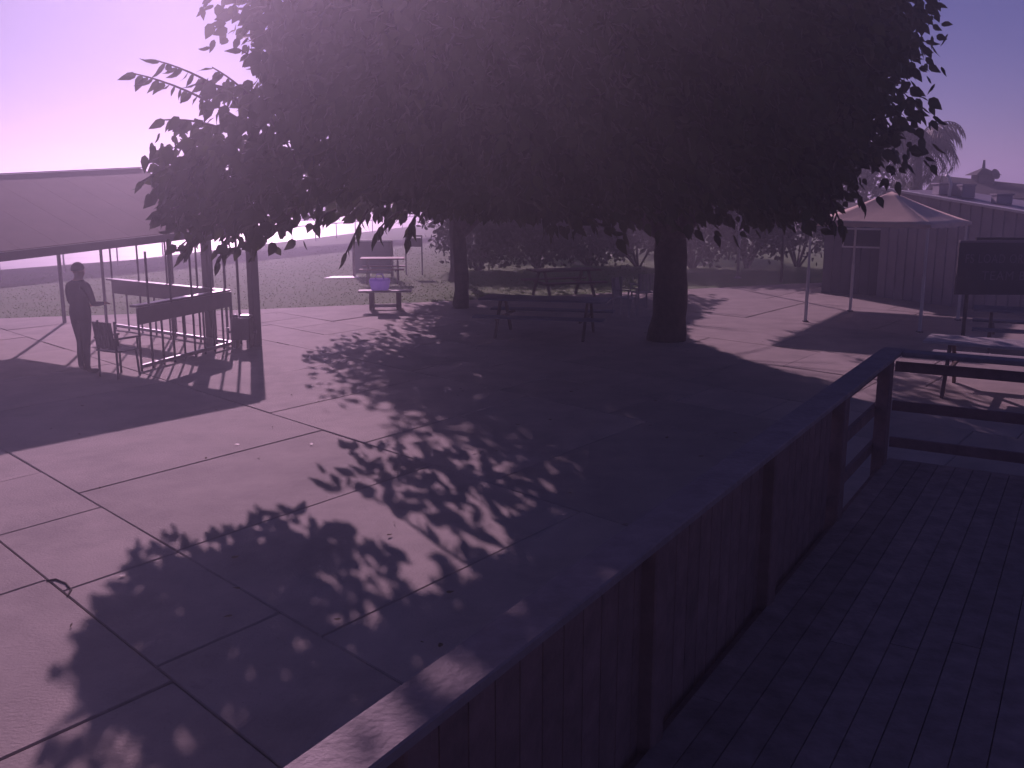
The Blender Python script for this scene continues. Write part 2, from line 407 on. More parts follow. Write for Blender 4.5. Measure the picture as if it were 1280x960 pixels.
# ================================================================== PERSON at the shelter counter
def person(label, loc, rz):
    J = {'pelvis': (0, 0, .96, .155, .125), 'waist': (0, 0, 1.1, .165, .125), 'chest': (0, .01, 1.3, .185, .13), 'collar': (0, .01, 1.43, .12, .085), 'neck': (0, .025, 1.52, .055, .055),
         'jaw': (0, .045, 1.59, .068, .078), 'skull': (0, .035, 1.67, .078, .095), 'crown': (0, .03, 1.735, .055, .07), 'nose': (0, .135, 1.625, .012, .014)}
    E_ = [('pelvis', 'waist'), ('waist', 'chest'), ('chest', 'collar'), ('collar', 'neck'), ('neck', 'jaw'), ('jaw', 'skull'), ('skull', 'crown'), ('jaw', 'nose')]
    for s_, n_ in ((-1, 'l'), (1, 'r')):
        J['ear' + n_] = (s_ * .088, .03, 1.645, .014, .022); E_.append(('skull', 'ear' + n_))
        dz = -.02 if s_ < 0 else .03
        for nm, v in (('sh', (s_ * .19, .0, 1.405, .068, .068)), ('ua', (s_ * .235, .02, 1.26, .056, .056)), ('el', (s_ * .25, .05, 1.12, .048, .048)), ('fa', (s_ * .21, .19, 1.08 + dz, .042, .042)), ('wr', (s_ * .17, .31, 1.07 + dz, .03, .026)), ('pa', (s_ * .155, .37, 1.07 + dz, .036, .018)), ('kn', (s_ * .15, .41, 1.065 + dz, .036, .015))):
            J[nm + n_] = v
        E_ += [('collar', 'sh' + n_), ('sh' + n_, 'ua' + n_), ('ua' + n_, 'el' + n_), ('el' + n_, 'fa' + n_), ('fa' + n_, 'wr' + n_), ('wr' + n_, 'pa' + n_), ('pa' + n_, 'kn' + n_)]
        for q, (ox, ln) in enumerate(((-.028, .062), (-.009, .075), (.010, .07), (.028, .052))):
            b_ = J['kn' + n_]; J[f'f{q}a{n_}'] = (b_[0] + ox, b_[1] + ln * .5, b_[2] - .006, .0095, .0095); J[f'f{q}b{n_}'] = (b_[0] + ox * 1.1, b_[1] + ln * .9, b_[2] - .028, .008, .008)
            E_ += [('kn' + n_, f'f{q}a{n_}'), (f'f{q}a{n_}', f'f{q}b{n_}')]
        b_ = J['pa' + n_]; J['t1' + n_] = (b_[0] - s_ * .045, b_[1] + .015, b_[2] - .01, .011, .011); J['t2' + n_] = (b_[0] - s_ * .05, b_[1] + .05, b_[2] - .02, .009, .009)
        E_ += [('pa' + n_, 't1' + n_), ('t1' + n_, 't2' + n_)]
        st = .10 if s_ < 0 else -.06
        for nm, v in (('hip', (s_ * .10, 0, .9, .105, .11)), ('th', (s_ * .11, st * .35, .7, .085, .088)), ('kne', (s_ * .125, st * .7, .5, .062, .066)), ('ca', (s_ * .135, st * .75 - .02, .3, .054, .06)), ('an', (s_ * .14, st * .8 - .03, .085, .042, .048)), ('he', (s_ * .145, st * .8 + .03, .045, .045, .042)), ('to', (s_ * .155, st * .8 + .17, .035, .042, .03))):
            J[nm + n_] = v
        E_ += [('pelvis', 'hip' + n_), ('hip' + n_, 'th' + n_), ('th' + n_, 'kne' + n_), ('kne' + n_, 'ca' + n_), ('ca' + n_, 'an' + n_), ('an' + n_, 'he' + n_), ('he' + n_, 'to' + n_)]
    names = list(J); ix = {k: i for i, k in enumerate(names)}
    me = bpy.data.meshes.new('body'); me.from_pydata([J[k][:3] for k in names], [(ix[a], ix[b]) for a, b in E_], [])
    o = bpy.data.objects.new('body', me); COL.objects.link(o)
    o.modifiers.new('skin', 'SKIN'); sb = o.modifiers.new('sub', 'SUBSURF'); sb.levels = sb.render_levels = 2
    for k, sv in zip(names, me.skin_vertices[0].data):
        sv.radius = J[k][3:]; sv.use_root = (k == 'pelvis')
    dg = bpy.context.evaluated_depsgraph_get(); bm = bpy.data.meshes.new_from_object(o.evaluated_get(dg)); bpy.data.objects.remove(o)
    bm.materials.clear()
    for k in ('cloth', 'trouser', 'skin', 'shoe'): bm.materials.append(M[k])
    for p in bm.polygons:
        c = p.center; p.use_smooth = True
        p.material_index = 2 if (c.z > 1.5 or (c.y > .325 and c.z > .9)) else 0 if c.z > .9 else 3 if c.z < .10 else 1
    t = thing('person', label, 'person', loc, rz)
    ob = bpy.data.objects.new('body', bm); COL.objects.link(ob); ob.parent = t
    hr = MB(); n_ = 14; vs_ = []                      # short hair cap
    for i in range(7):
        th = math.pi * .56 * i / 6
        for k in range(n_):
            a = 2 * math.pi * k / n_; fr = max(0, math.sin(a)); r_ = math.sin(th * (1 - .32 * fr)); zc_ = math.cos(th * (1 - .32 * fr))
            vs_.append((.094 * r_ * math.cos(a), .028 + .112 * r_ * math.sin(a), 1.665 + .115 * zc_))
    hr.add(vs_, [(i * n_ + k, i * n_ + (k + 1) % n_, (i + 1) * n_ + (k + 1) % n_, (i + 1) * n_ + k) for i in range(6) for k in range(n_)])
    hr.build('hair', M['hair'], t, smooth=True)
    for s_ in (-1, 1): MB().lathe([(.002, -.008), (.009, 0), (.002, .008)], (s_ * .03, .112, 1.648), 8).build('eye', M['black'], t, smooth=True)
    MB().box((0, .113, 1.585), (.045, .008, .008)).build('mouth', M['redwood'], t)
    return t
pq = gp(107, 466); person('person in dark jacket and trousers standing at the shelter counter', (pq.x, pq.y, 0), R(-24))

S0x, S0y = -.75, 1.7
# ================================================================== TREES
LEAF_T = np.array([(0, 0, 0), (-.40, .16, -.03), (.40, .16, -.03), (-.50, .42, -.05), (.50, .42, -.05), (0, .46, .05), (-.27, .75, -.06), (.27, .75, -.06), (0, 1.05, -.14)])
LEAF_F = [(0, 2, 5), (0, 5, 1), (1, 5, 3), (2, 4, 5), (3, 5, 6), (4, 7, 5), (6, 5, 8), (5, 7, 8)]
def leaf_mesh(name, m, w, l, curl=0.0):
    P = LEAF_T * np.array([w, l, l]); P[:, 2] -= curl * l * (P[:, 1] / l) ** 2
    me = bpy.data.meshes.new(name); me.from_pydata([tuple(p) for p in P], [], LEAF_F); me.materials.append(m); return me

def foliage_mesh(name, pos, size, m, droop=.8, outward=None, jit=.5, aspect=.62, gen=rng):
    """one mesh of many leaves; pos (n,3), size (n,)"""
    n = len(pos)
    d = gen.normal(size=(n, 3)) * jit; d[:, 2] -= droop
    if outward is not None: d += outward * .55
    d /= np.linalg.norm(d, axis=1)[:, None]
    r = gen.normal(size=(n, 3)); x = np.cross(d, r); x /= np.linalg.norm(x, axis=1)[:, None]; z = np.cross(x, d)
    T = LEAF_T
    V_ = pos[:, None, :] + size[:, None, None] * (T[None, :, 0:1] * aspect * x[:, None, :] + T[None, :, 1:2] * d[:, None, :] + T[None, :, 2:3] * z[:, None, :])
    nv = len(T); F_ = np.array(LEAF_F); faces = (np.arange(n)[:, None, None] * nv + F_[None]).reshape(-1, 3)
    me = bpy.data.meshes.new(name); Vv = V_.reshape(-1, 3)
    me.vertices.add(len(Vv)); me.vertices.foreach_set('co', Vv.ravel().astype(np.float32))
    nf = len(faces); me.loops.add(nf * 3); me.loops.foreach_set('vertex_index', faces.ravel().astype(np.int32))
    me.polygons.add(nf); me.polygons.foreach_set('loop_start', np.arange(0, nf * 3, 3, dtype=np.int32))
    me.update(calc_edges=True); me.validate(); me.materials.append(m); return me

def ell_points(c, r, n, shell=.55, gen=rng):
    p = gen.normal(size=(n, 3)); p /= np.linalg.norm(p, axis=1)[:, None]
    rad = (shell ** 3 + (1 - shell ** 3) * gen.random(n)) ** (1 / 3)
    return np.array(c) + p * rad[:, None] * np.array(r)

def bez(p, q, sag=.3, n=8, wob=.12):
    p, q = Vector(p), Vector(q); mid = (p + q) / 2 + Vector((random.uniform(-wob, wob), random.uniform(-wob, wob), (q - p).length * sag * .5))
    return [p * (1 - t) ** 2 + mid * 2 * t * (1 - t) + q * t * t for t in (i / n for i in range(n + 1))]

def make_tree(name, label, base, trunk_r, fork_z, ells, n_clump, per, leaf_s, m_leaf, m_bark, cull=None, limbs=(), shell=.5, spread=.38):
    t = thing(name, label, 'tree', base); B = Vector(base)
    C = []
    vols = np.array([e[1][0] * e[1][1] * e[1][2] for e in ells]) ** .8; vols /= vols.sum()
    for (c, r), w in zip(ells, vols): C.append(ell_points(c, r, max(6, int(n_clump * w)), shell))
    C = np.concatenate(C)
    if cull is not None: C = C[[not cull(p) for p in C]]
    cen = np.mean([e[0] for e in ells], axis=0)
    pos = []; out = []
    for c in C:
        k = int(per * random.uniform(.6, 1.4)); q = np.clip(rng.normal(size=(k, 3)), -1.5, 1.5) * np.array([spread, spread, spread * .75]); pos.append(c + q)
        o = (c - cen); o[2] *= .4; o /= np.linalg.norm(o) + 1e-6; out.append(np.repeat(o[None], k, 0))
    pos = np.concatenate(pos); out = np.concatenate(out)
    if cull is not None:
        keep = np.array([not cull(p, True) for p in pos]); pos = pos[keep]; out = out[keep]
    size = leaf_s * rng.uniform(.65, 1.3, len(pos))
    me = foliage_mesh('foliage', pos - np.array(base), size, m_leaf, outward=out)
    o = bpy.data.objects.new('foliage', me); COL.objects.link(o); o.parent = t; tag(o, kind='stuff')
    # trunk
    fk = V(random.uniform(-.1, .1), random.uniform(-.1, .1), fork_z)
    tr = MB(); pts = []; rs = []
    for i in range(9):
        f = i / 8; pts.append(V(fk.x * f + .04 * math.sin(f * 5), fk.y * f + .03 * math.cos(f * 4), -.12 + (fork_z + .25) * f))
        rs.append(trunk_r * (1.28 - .8 * f if f < .2 else 1.13 - .18 * f) * (1 + .04 * math.sin(i * 2.3)))
    tr.tube(pts, rs, 14); tr.build('trunk', m_bark, t, smooth=True)
    ends = [Vector(l) - B for l in limbs]
    idx = rng.choice(len(C), min(10, len(C)), replace=False)
    if not ends: ends = [Vector(C[i]) - B for i in idx]
    allp = []
    for e in ends:
        pl = bez(fk + V(0, 0, -.15), e, .28, 9, .5); L0 = trunk_r * .55
        MB().tube(pl, [L0 * (1 - .82 * i / 9) for i in range(10)], 9).build('limb', m_bark, t, smooth=True); allp += pl[3:]
    tw = MB(); Cs = C[rng.choice(len(C), min(len(C), 170), replace=False)]
    for c in Cs:
        c = Vector(c) - B; p = min(allp, key=lambda q: (q - c).length + .3 * max(0, q.z - c.z))
        tw.tube(bez(p, c, .15, 4, .15), [.035, .026, .018, .011, .005], 5, cap=False)
    tag(tw.build('branches', M['twig'], t, smooth=True), kind='stuff')
    return t, C

def sunlit_clear(p):     # keep the crown out of the way of the sunlit paving
    s = p[2] / .439; gx = p[0] + .257 * s; gy = p[1] - .966 * s
    return any(inside_poly(gx, gy, P) for P in CLEAR)
CLEAR = [[tuple(gp(x, y).xy) for x, y in poly] for poly in (
    [(330, 388), (440, 388), (452, 402), (395, 430), (372, 460), (368, 500), (350, 555), (310, 572), (330, 600), (440, 618), (545, 672), (560, 735), (520, 722), (455, 668), (385, 640), (300, 648), (215, 668), (165, 705), (135, 760), (98, 830), (112, 960), (-60, 960), (-60, 560), (260, 520)],
    [(858, 408), (920, 368), (945, 367), (1045, 390), (965, 430), (1085, 455), (1058, 482), (965, 462), (860, 424)],
    [(1195, 400), (1300, 425), (1300, 470), (1190, 440)],
    [(1060, 500), (1110, 508), (1110, 455), (1085, 455)],
)]
def cull1(p, strict=False):
    if p[2] < (2.1 if p[0] < -2.9 else 2.68 - .07 * (p[1] - 12.5) if p[0] < .5 else 2.25): return True
    if p[0] / p[1] < -.375: return True
    if sunlit_clear(p): return strict or random.random() < .97
    return False

near_limb = [((-3.0, 12.4, 2.95), (1.7, 1.2, .62)), ((-1.5, 12.8, 4.6), (1.75, 1.5, 1.2)), ((-2.3, 12.5, 3.7), (1.2, 1.1, .7)), ((-.6, 13.0, 4.3), (2.2, 1.6, 1.9)), ((-3.5, 12.1, 2.75), (.75, .6, .5))]
main = [((1.9, 17.2, 5.4), (4.4, 5.2, 2.7)), ((1.6, 14.2, 4.0), (3.8, 1.9, 1.6)), ((.2, 14.6, 5.7), (4.0, 3.4, 2.3)), ((4.5, 16.8, 5.6), (1.75, 2.8, 2.5)),
        ((4.2, 15.6, 3.8), (1.4, 1.6, 1.3)), ((-2.1, 15.7, 2.8), (2.5, .6, .38)), ((.6, 15.6, 3.5), (2.2, 1.5, 1.0))]
tree1, C1 = make_tree('mulberry_tree', 'huge dense shade tree with thick trunk spreading over the plaza', (3.02, 18.68, 0), .31, 2.1, near_limb + main,
    1750, 46, .19, M['leaf'], M['bark'], cull1,
    limbs=[(-3.2, 12.6, 3.9), (-1.5, 13.4, 5.2), (.5, 15, 6.3), (3, 18, 7.0), (4.7, 17, 6.0), (2, 14, 4.2), (4.8, 15.6, 4.3), (-.5, 16.5, 6), (4, 21, 6.2)])

# the leafy sprays at the crown's left edge, leaf by leaf
lm = [leaf_mesh('leaf', M['leaf'], w, l, c) for w, l, c in ((.10, .22, .1), (.09, .23, .25), (.115, .235, .05), (.08, .2, .35))]
T1 = Vector(tree1.location); nleaf = 0
sprays = [  # (photo start, photo end, depth start, depth end)
    ((300, 150), (168, 92), 12.4, 12.0), ((300, 128), (197, 76), 12.5, 12.2), ((310, 120), (245, 104), 12.6, 12.3), ((275, 160), (203, 150), 12.3, 12.0),
    ((265, 195), (175, 228), 12.3, 11.9), ((280, 235), (212, 232), 12.3, 12.0), ((290, 250), (214, 262), 12.3, 11.9), ((290, 260), (228, 318), 12.3, 12.0),
    ((300, 270), (272, 330), 12.4, 12.2), ((350, 100), (300, 62), 12.8, 12.6), ((380, 255), (345, 282), 13.0, 12.9), ((460, 262), (432, 318), 13.0, 12.8),
    ((420, 262), (395, 280), 13.0, 12.9), ((500, 265), (470, 292), 13.2, 13.1), ((330, 140), (265, 84), 12.6, 12.4), ((520, 270), (510, 300), 13.4, 13.3),
    ((1035, 240), (1055, 288), 14.6, 14.4), ((1020, 250), (1042, 282), 14.6, 14.5), ((1060, 225), (1082, 258), 14.8, 14.7), ((1090, 100), (1132, 118), 16.5, 16.4), ((1080, 60), (1118, 72), 16.5, 16.4), ((1085, 140), (1122, 165), 16.4, 16.3), ((1085, 20), (1114, 22), 16.5, 16.4)]
for (s0, s1, d0, d1) in sprays:
    a_, b2 = at(*s0, d0), at(*s1, d1); L = (b2 - a_).length
    path = bez(a_, b2, .22, 8, .05)
    br = MB(); br.tube([p - T1 for p in path], [.02 - .0014 * i for i in range(9)], 5); br.build('twig', M['twig'], tree1, smooth=True)
    nl = min(20, max(8, int(L / .068)))
    for k in range(nl):
        if nleaf >= 300: break
        f = (k + .6) / nl; ii = min(7, int(f * 8)); p = path[ii].lerp(path[ii + 1], f * 8 - ii)
        tdir = (path[ii + 1] - path[ii]).normalized(); sd = 1 if k % 2 else -1
        side = tdir.cross(V(0, 0, 1)).normalized() * sd
        ax = (tdir * .55 + side * .45 + V(0, 0, -random.uniform(.5, 1.15))).normalized()
        if k == nl - 1: ax = (tdir + V(0, 0, -.5)).normalized()
        xx = ax.cross(V(random.uniform(-1, 1), random.uniform(-1, 1), random.uniform(-.3, .3))).normalized(); zz_ = xx.cross(ax)
        q = Matrix((xx, ax, zz_)).transposed().to_quaternion()
        inst('leaf', random.choice(lm), tree1, p - T1, q, random.uniform(.75, 1.15)); nleaf += 1

def cull2(p, strict=False): return p[2] < 2.35 or (sunlit_clear(p) and (strict or random.random() < .97))
tree2, C2 = make_tree('shade_tree', 'smaller shade tree behind the tables with trunk in deep shade', (-1.3, 23.9, 0), .17, 1.9,
    [((-1.8, 25, 4.2), (3.6, 3.4, 1.9)), ((.8, 26.2, 4.4), (2.8, 2.6, 1.9)), ((-1, 25, 6.0), (3.0, 3, 1.9)), ((-3.6, 23.4, 3.2), (1.5, 1.7, .9)), ((0, 22.5, 3.4), (3, 1.4, 1.1))],
    560, 40, .19, M['leaf'], M['bark'], cull2)

added_tree, C3 = make_tree('shade_tree', 'third tree added at the back on the lawn to shade the ground by the smaller tree', (-1.9, 31.2, 0), .15, 2.0,  # tree added as a shadow caster for the ground round the smaller trunk
    [((-1.2, 31.2, 3.9), (3.6, 2.8, 1.5)), ((1.6, 31.8, 4.0), (2.8, 2.4, 1.5)), ((-.2, 31.4, 5.2), (3.0, 2.4, 1.5))],
    420, 40, .21, M['leaf'], M['bark'], cull2)
lp = []
while len(lp) < 110:
    y = random.uniform(3.5, 24); x = random.uniform(-.5 * y, .3 * y)
    if (x - S0x) * .854 - (y - S0y) * .52 > -.1 and y < 9: continue
    if random.random() < .35 + .65 * math.exp(-((x - 2) ** 2 + (y - 15) ** 2) / 60): lp.append((x, y, .012))
lo_ = bpy.data.objects.new('leaf_litter', foliage_mesh('leaf_litter', np.array(lp), rng.uniform(.045, .085, len(lp)), M['dryleaf'], droop=0.0, jit=1.0)); COL.objects.link(lo_)
vz = np.empty(len(lo_.data.vertices) * 3, np.float32); lo_.data.vertices.foreach_get('co', vz); vz[2::3] = .010 + np.abs(vz[2::3] - .012) * .22; lo_.data.vertices.foreach_set('co', vz)
tag(lo_, 'dry fallen leaves scattered over the plaza', 'leaf litter', kind='stuff')

# shrubs added to block the bright field and shade the ground under the crown
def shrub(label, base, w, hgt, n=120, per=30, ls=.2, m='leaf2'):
    t = thing('shrub', label, 'shrub', base, 0, 'shrubs added to darken the view behind the tables'); B = np.array(base)
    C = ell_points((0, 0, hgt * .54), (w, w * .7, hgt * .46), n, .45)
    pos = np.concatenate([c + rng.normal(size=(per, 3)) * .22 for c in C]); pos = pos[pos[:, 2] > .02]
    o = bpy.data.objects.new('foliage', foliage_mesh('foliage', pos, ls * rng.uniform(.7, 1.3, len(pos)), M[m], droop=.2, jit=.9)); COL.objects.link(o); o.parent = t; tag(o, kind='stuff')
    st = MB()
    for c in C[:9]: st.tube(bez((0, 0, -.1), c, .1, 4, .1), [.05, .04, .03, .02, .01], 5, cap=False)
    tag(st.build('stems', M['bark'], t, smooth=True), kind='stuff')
    return t
screen_shrubs = [  # label, x, y, half width, height
    ('added wide dark shrub behind the smaller shade tree, leftmost of the shrub row', -1.2, 35.5, 1.8, 3.2), ('added dense dark shrub behind the tables, second from the left of the row', 1.0, 36.6, 1.8, 3.5),
    ('added low dark shrub behind the tables, third from the left of the row', 3.0, 37.8, 1.8, 2.6), ('added tall rounded shrub just left of the thick trunk in the row behind', 4.9, 37.4, 1.8, 3.9),
    ('added broad shrub directly behind the thick trunk', 6.9, 36.8, 1.8, 4.1), ('added tall shrub just left of the thin pale pole', 8.9, 36.6, 1.8, 4.2), ('added tall shrub just right of the thin pale pole', 11.0, 37.2, 1.9, 4.3),
    ('added bushy shrub beside the siding building, rightmost of the row', 13.2, 36.4, 1.9, 4.2), ('added big dark bush far behind the smaller shade tree', -.2, 46.0, 2.4, 4.2), ('added big dark bush far behind the thick trunk', 7.0, 46.0, 2.6, 4.4)]
for lb, x, y, w, hh in screen_shrubs: shrub(lb, (x, y, -.03), w, hh)

# palm behind the ribbed shed
def palm(base, hgt, n, fl_, label):
    t = thing('palm_tree', label, 'palm tree', base)
    MB().tube([(0, 0, -.2), (.05, 0, hgt * .5), (0, .05, hgt)], [.2, .16, .15], 10).build('trunk', M['bark'], t, smooth=True)
    for k in range(n):
        an = 2 * math.pi * k / n * 1.0 + random.uniform(-.2, .2); el = random.choice((-.5, -.2, .1, .4, .7, 1.0, 1.25)) + random.uniform(-.12, .12)
        L = fl_ * random.uniform(.8, 1.1); d = V(math.cos(an), math.sin(an)); pts = []
        x = z = 0; a_ = el
        for i in range(11): pts.append(V(0, 0, hgt) + d * x + V(0, 0, z)); x += math.cos(a_) * L / 10; z += math.sin(a_) * L / 10; a_ -= (.2 + .022 * i)
        mb = MB(); mb.tube(pts, [.03 - .0025 * i for i in range(11)], 4, cap=False)
        sd = d.cross(V(0, 0, 1))
        for i in range(1, 11):
            for h2 in (0, .5):
                p = pts[i - 1].lerp(pts[i], h2); tn = (pts[i] - pts[i - 1]).normalized()
                for s_ in (-1, 1):
                    ll = .62 * math.sin(math.pi * min(1, (i + h2) / 11.5)) + .12
                    tip = p + (sd * s_ * .62 + tn * .4 + V(0, 0, -.62 + random.uniform(-.15, .15))).normalized() * ll; wv = tn * .028
                    mb.add([p - wv, p + wv, p.lerp(tip, .55) + wv * .9 + V(0, 0, .05), tip], [(0, 1, 2), (0, 2, 3)])
        mb.build('frond', M['palm'], t)
    return t
pb = at(1150, 178, 33); palm((pb.x, pb.y, -.1), pb.z, 40, 2.0, 'palm with drooping fronds rising behind the canopy tent')

# ================================================================== PICNIC TABLES ETC
def picnic_table(name, label, loc, rz, m_top, L=1.9, group=None, cat='picnic table'):
    t = thing(name, label, cat, loc, rz, group)
    for k in range(5): MB().box((0, -.32 + .16 * k, .745), (L, .15, .04)).build('top_board', m_top, t, bevel=.006)
    for s_ in (-1, 1):
        for q in (0, 1): MB().box((0, s_ * (.62 + .15 * q), .44), (L, .14, .04)).build('seat_board', m_top, t, bevel=.006)
        lg = MB(); x = s_ * L * .34
        lg.bar((x, -.66, 0), (x, -.2, .72), .045, .09); lg.bar((x, .66, 0), (x, .2, .72), .045, .09); lg.build('leg', M['brownwood'], t)
        MB().bar((x - s_ * .05, -.76, .395), (x - s_ * .05, .76, .395), .04, .05).build('brace', M['brownwood'], t)
    return t
bn = gp(482, 387)
t = thing('park_bench', 'low backless bench at the lawn edge carrying a lilac bag', 'bench', (bn.x, bn.y, 0), R(4))
for k in (-1, 0, 1): MB().box((0, k * .13, .46), (1.3, .12, .045)).build('seat_board', M['tabwood'], t, bevel=.006)
for s_ in (-1, 1): MB().box((s_ * .33, 0, .22), (.11, .34, .44)).build('leg', M['brownwood'], t)
MB().box((0, 0, .1), (.6, .05, .08)).build('stretcher', M['tabwood'], t)
bg_ = MB(); w0, w1, d0, d1, hh = .20, .26, .10, .12, .30
bg_.add([(-w0, -d0, 0), (w0, -d0, 0), (w0, d0, 0), (-w0, d0, 0), (-w1, -d1, hh * .8), (w1, -d1, hh * .8), (w1, d1, hh * .8), (-w1, d1, hh * .8), (-w1 * .9, -.03, hh), (w1 * .9, -.03, hh), (w1 * .9, .03, hh), (-w1 * .9, .03, hh)],
        [(3, 2, 1, 0), (0, 1, 5, 4), (1, 2, 6, 5), (2, 3, 7, 6), (3, 0, 4, 7), (4, 5, 9, 8), (5, 6, 10, 9), (6, 7, 11, 10), (7, 4, 8, 11), (8, 9, 10, 11)])
bag = thing('shopping_bag', 'lilac cloth bag standing on the bench by the lawn', 'bag', (bn.x - .12, bn.y - .04, .484), R(4))
bg_.build('pouch', M['bag'], bag, bevel=.02)
for s_ in (-1, 1): MB().tube([(-.1, s_ * .05, hh - .02), (-.07, s_ * .06, hh + .09), (.07, s_ * .06, hh + .09), (.1, s_ * .05, hh - .02)], .012, 6).build('handle', M['bag'], bag, smooth=True)

q = gp(479, 352); picnic_table('picnic_table', 'red brown picnic table on the lawn behind the bench', (q.x, q.y, 0), R(5), M['redwood'], 1.4)
q = gp(690, 428); picnic_table('picnic_table', 'grey picnic table in deep shade left of the thick trunk', (q.x - .1, q.y + .9, 0), R(-14), M['bluegrey'], 2.6)
q = gp(650, 372); picnic_table('picnic_table', 'weathered picnic table under the smaller shade tree', (q.x + 1.2, q.y + .2, 0), R(20), M['brownwood'], 1.9)
q = gp(1247, 432, .75); picnic_table('picnic_table', 'pale sunlit picnic table beyond the deck railing', (q.x + .25, q.y + .15, 0), math.atan2(BX.y, BX.x), M['tabwood'], 2.2)
q = gp(1262, 388, .75); picnic_table('picnic_table', 'blue grey picnic table in shade below the dark sign', (q.x + .4, q.y, 0), math.atan2(BX.y, BX.x) + .1, M['bluegrey'], 1.9)

# notice panel on two legs at the lawn
q = at(466, 326, 33.0)
t = thing('notice_panel', 'large grey notice panel standing on the lawn beyond the bench', 'notice board', (q.x, q.y, 0), R(-4))
MB().box((0, 0, .62), (1.22, .04, 1.08)).build('panel', M['board'], t)
MB().box((0, 0, 1.19), (1.3, .10, .05)).build('cap', M['white'], t)
for s_ in (-1, 1): MB().bar((s_ * .66, 0, -.05), (s_ * .66, 0, 1.2), .07).build('leg', M['postw'], t)
t = thing('sign_stand', 'small sign stand right of the grey notice panel', 'sign', (q.x + 1.35, q.y + .6, 0))
for s_ in (-1, 1): MB().tube([(s_ * .28, 0, -.05), (s_ * .28, 0, 1.35)], .025, 6).build('leg', M['dkmetal'], t)
MB().bar((-.3, 0, 1.33), (.3, 0, 1.33), .05).build('top_bar', M['tabwood'], t)
MB().box((0, 0, 1.1), (.5, .03, .3)).build('panel', M['board'], t)
q = gp(428, 346)
mt = MB(); mt.slab([(-.55, -.35), (.62, -.25), (.45, .4), (-.35, .32)], 0, .016)
tag(mt.build('ground_sheet', M['white'], loc=(q.x, q.y, -.018)), 'white sheet lying on the lawn left of the bench', 'sheet')

# slatted chairs
def chair(label, loc, rz, m, group=None):
    t = thing('slatted_chair', label, 'chair', loc, rz, group)
    for k in range(4): MB().box((0, -.17 + .115 * k, .43), (.46, .095, .022)).build('seat_slat', m, t)
    for k in range(5): MB().box((-.18 + .09 * k, .235, .68), (.07, .02, .42), Z=(0, .12, 1)).build('back_slat', m, t)
    for sx in (-1, 1):
        for sy in (-1, 1): MB().bar((sx * .22, sy * .2, 0), (sx * .2, sy * .18, .43 if sy < 0 else .9), .035).build('leg', m, t)
        MB().box((sx * .24, .0, .63), (.05, .44, .025)).build('armrest', m, t)
        MB().bar((sx * .235, -.19, .42), (sx * .235, -.19, .63), .03).build('arm_support', m, t)
    return t
c0 = gp(150, 470); chair('dark slatted armchair beside the standing person', (c0.x, c0.y, 0), R(150), M['chairp'])
c0 = gp(783, 398); chair('pale slatted chair left of the thick trunk', (c0.x, c0.y + .4, 0), R(60), M['tabwood'], 'chairs by the thick trunk')
c0 = gp(803, 392); chair('pale slatted chair closest to the thick trunk', (c0.x + .1, c0.y + .8, 0), R(200), M['tabwood'], 'chairs by the thick trunk')

# light pole under the crown
q = gp(922, 347)
t = thing('light_pole', 'thin pale pole standing right of the thick trunk far behind', 'pole', (q.x, q.y, -.05))
MB().tube([(0, 0, 0), (0, 0, 2.2)], .05, 8).build('shaft', M['galv'], t, smooth=True)
MB().lathe([(.05, 2.2), (.11, 2.26), (.1, 2.42), (.03, 2.5)], n=10).build('lamp_head', M['white'], t, smooth=True)
MB().lathe([(.13, 0), (.13, .05), (.06, .09)], n=10).build('base_plate', M['galv'], t)

# ================================================================== PARKED CARS beyond the taxiway
def car(label, loc, rz, m):
    t = thing('parked_car', label, 'car', loc, rz, 'cars parked beyond the taxiway')
    prof = [(-2.15, .35), (-2.2, .75), (-1.9, .92), (-1.15, .98), (-.55, 1.42), (.75, 1.45), (1.45, 1.02), (2.1, .9), (2.2, .6), (2.15, .35)]
    n = len(prof); mb = MB(); mb.add([(x, -.86, z) for x, z in prof] + [(x, .86, z) for x, z in prof], [tuple(range(n)), tuple(range(2 * n - 1, n - 1, -1))] + [(i, n + i, n + (i + 1) % n, (i + 1) % n) for i in range(n)])
    mb.build('body', m, t, bevel=.05)
    for s_ in (-1, 1):
        w = MB(); w.add([(-1.0, s_ * .872, 1.0), (-.5, s_ * .872, 1.36), (.7, s_ * .872, 1.38), (1.25, s_ * .872, 1.02)], [(0, 1, 2, 3)]); w.build('side_window', M['glass'], t)
        for x in (-1.35, 1.35):
            wh = MB(); wh.tube([(x, s_ * .70, .33), (x, s_ * .9, .33)], .33, 16); wo = wh.build('wheel', M['black'], t)
            MB().tube([(x, s_ * .89, .33), (x, s_ * .915, .33)], .2, 12).build('rim', M['galv'], wo)
    for pts in ([(-1.12, 1.0), (-.58, 1.41)], [(.8, 1.44), (1.42, 1.05)]):
        (x0, z0), (x1, z1) = pts; MB().add([(x0, -.74, z0 + .012), (x0, .74, z0 + .012), (x1, .68, z1 + .012), (x1, -.68, z1 + .012)], [(0, 1, 2, 3)]).build('windscreen', M['glass'], t)
    return t
for (x, y, d, lb, m, rz) in ((368, 268, 96, 'white car parked beyond the taxiway, left one of the pair', 'carpaint', 12), (396, 267, 100, 'white car parked beyond the taxiway, right one of the pair', 'carpaint', 8), (345, 268, 104, 'silver car parked beyond the taxiway, half hidden by leaves', 'silver', 15)):
    q = at(x, 262, d); car(lb, (q.x, q.y, -.14), R(rz), M[m])

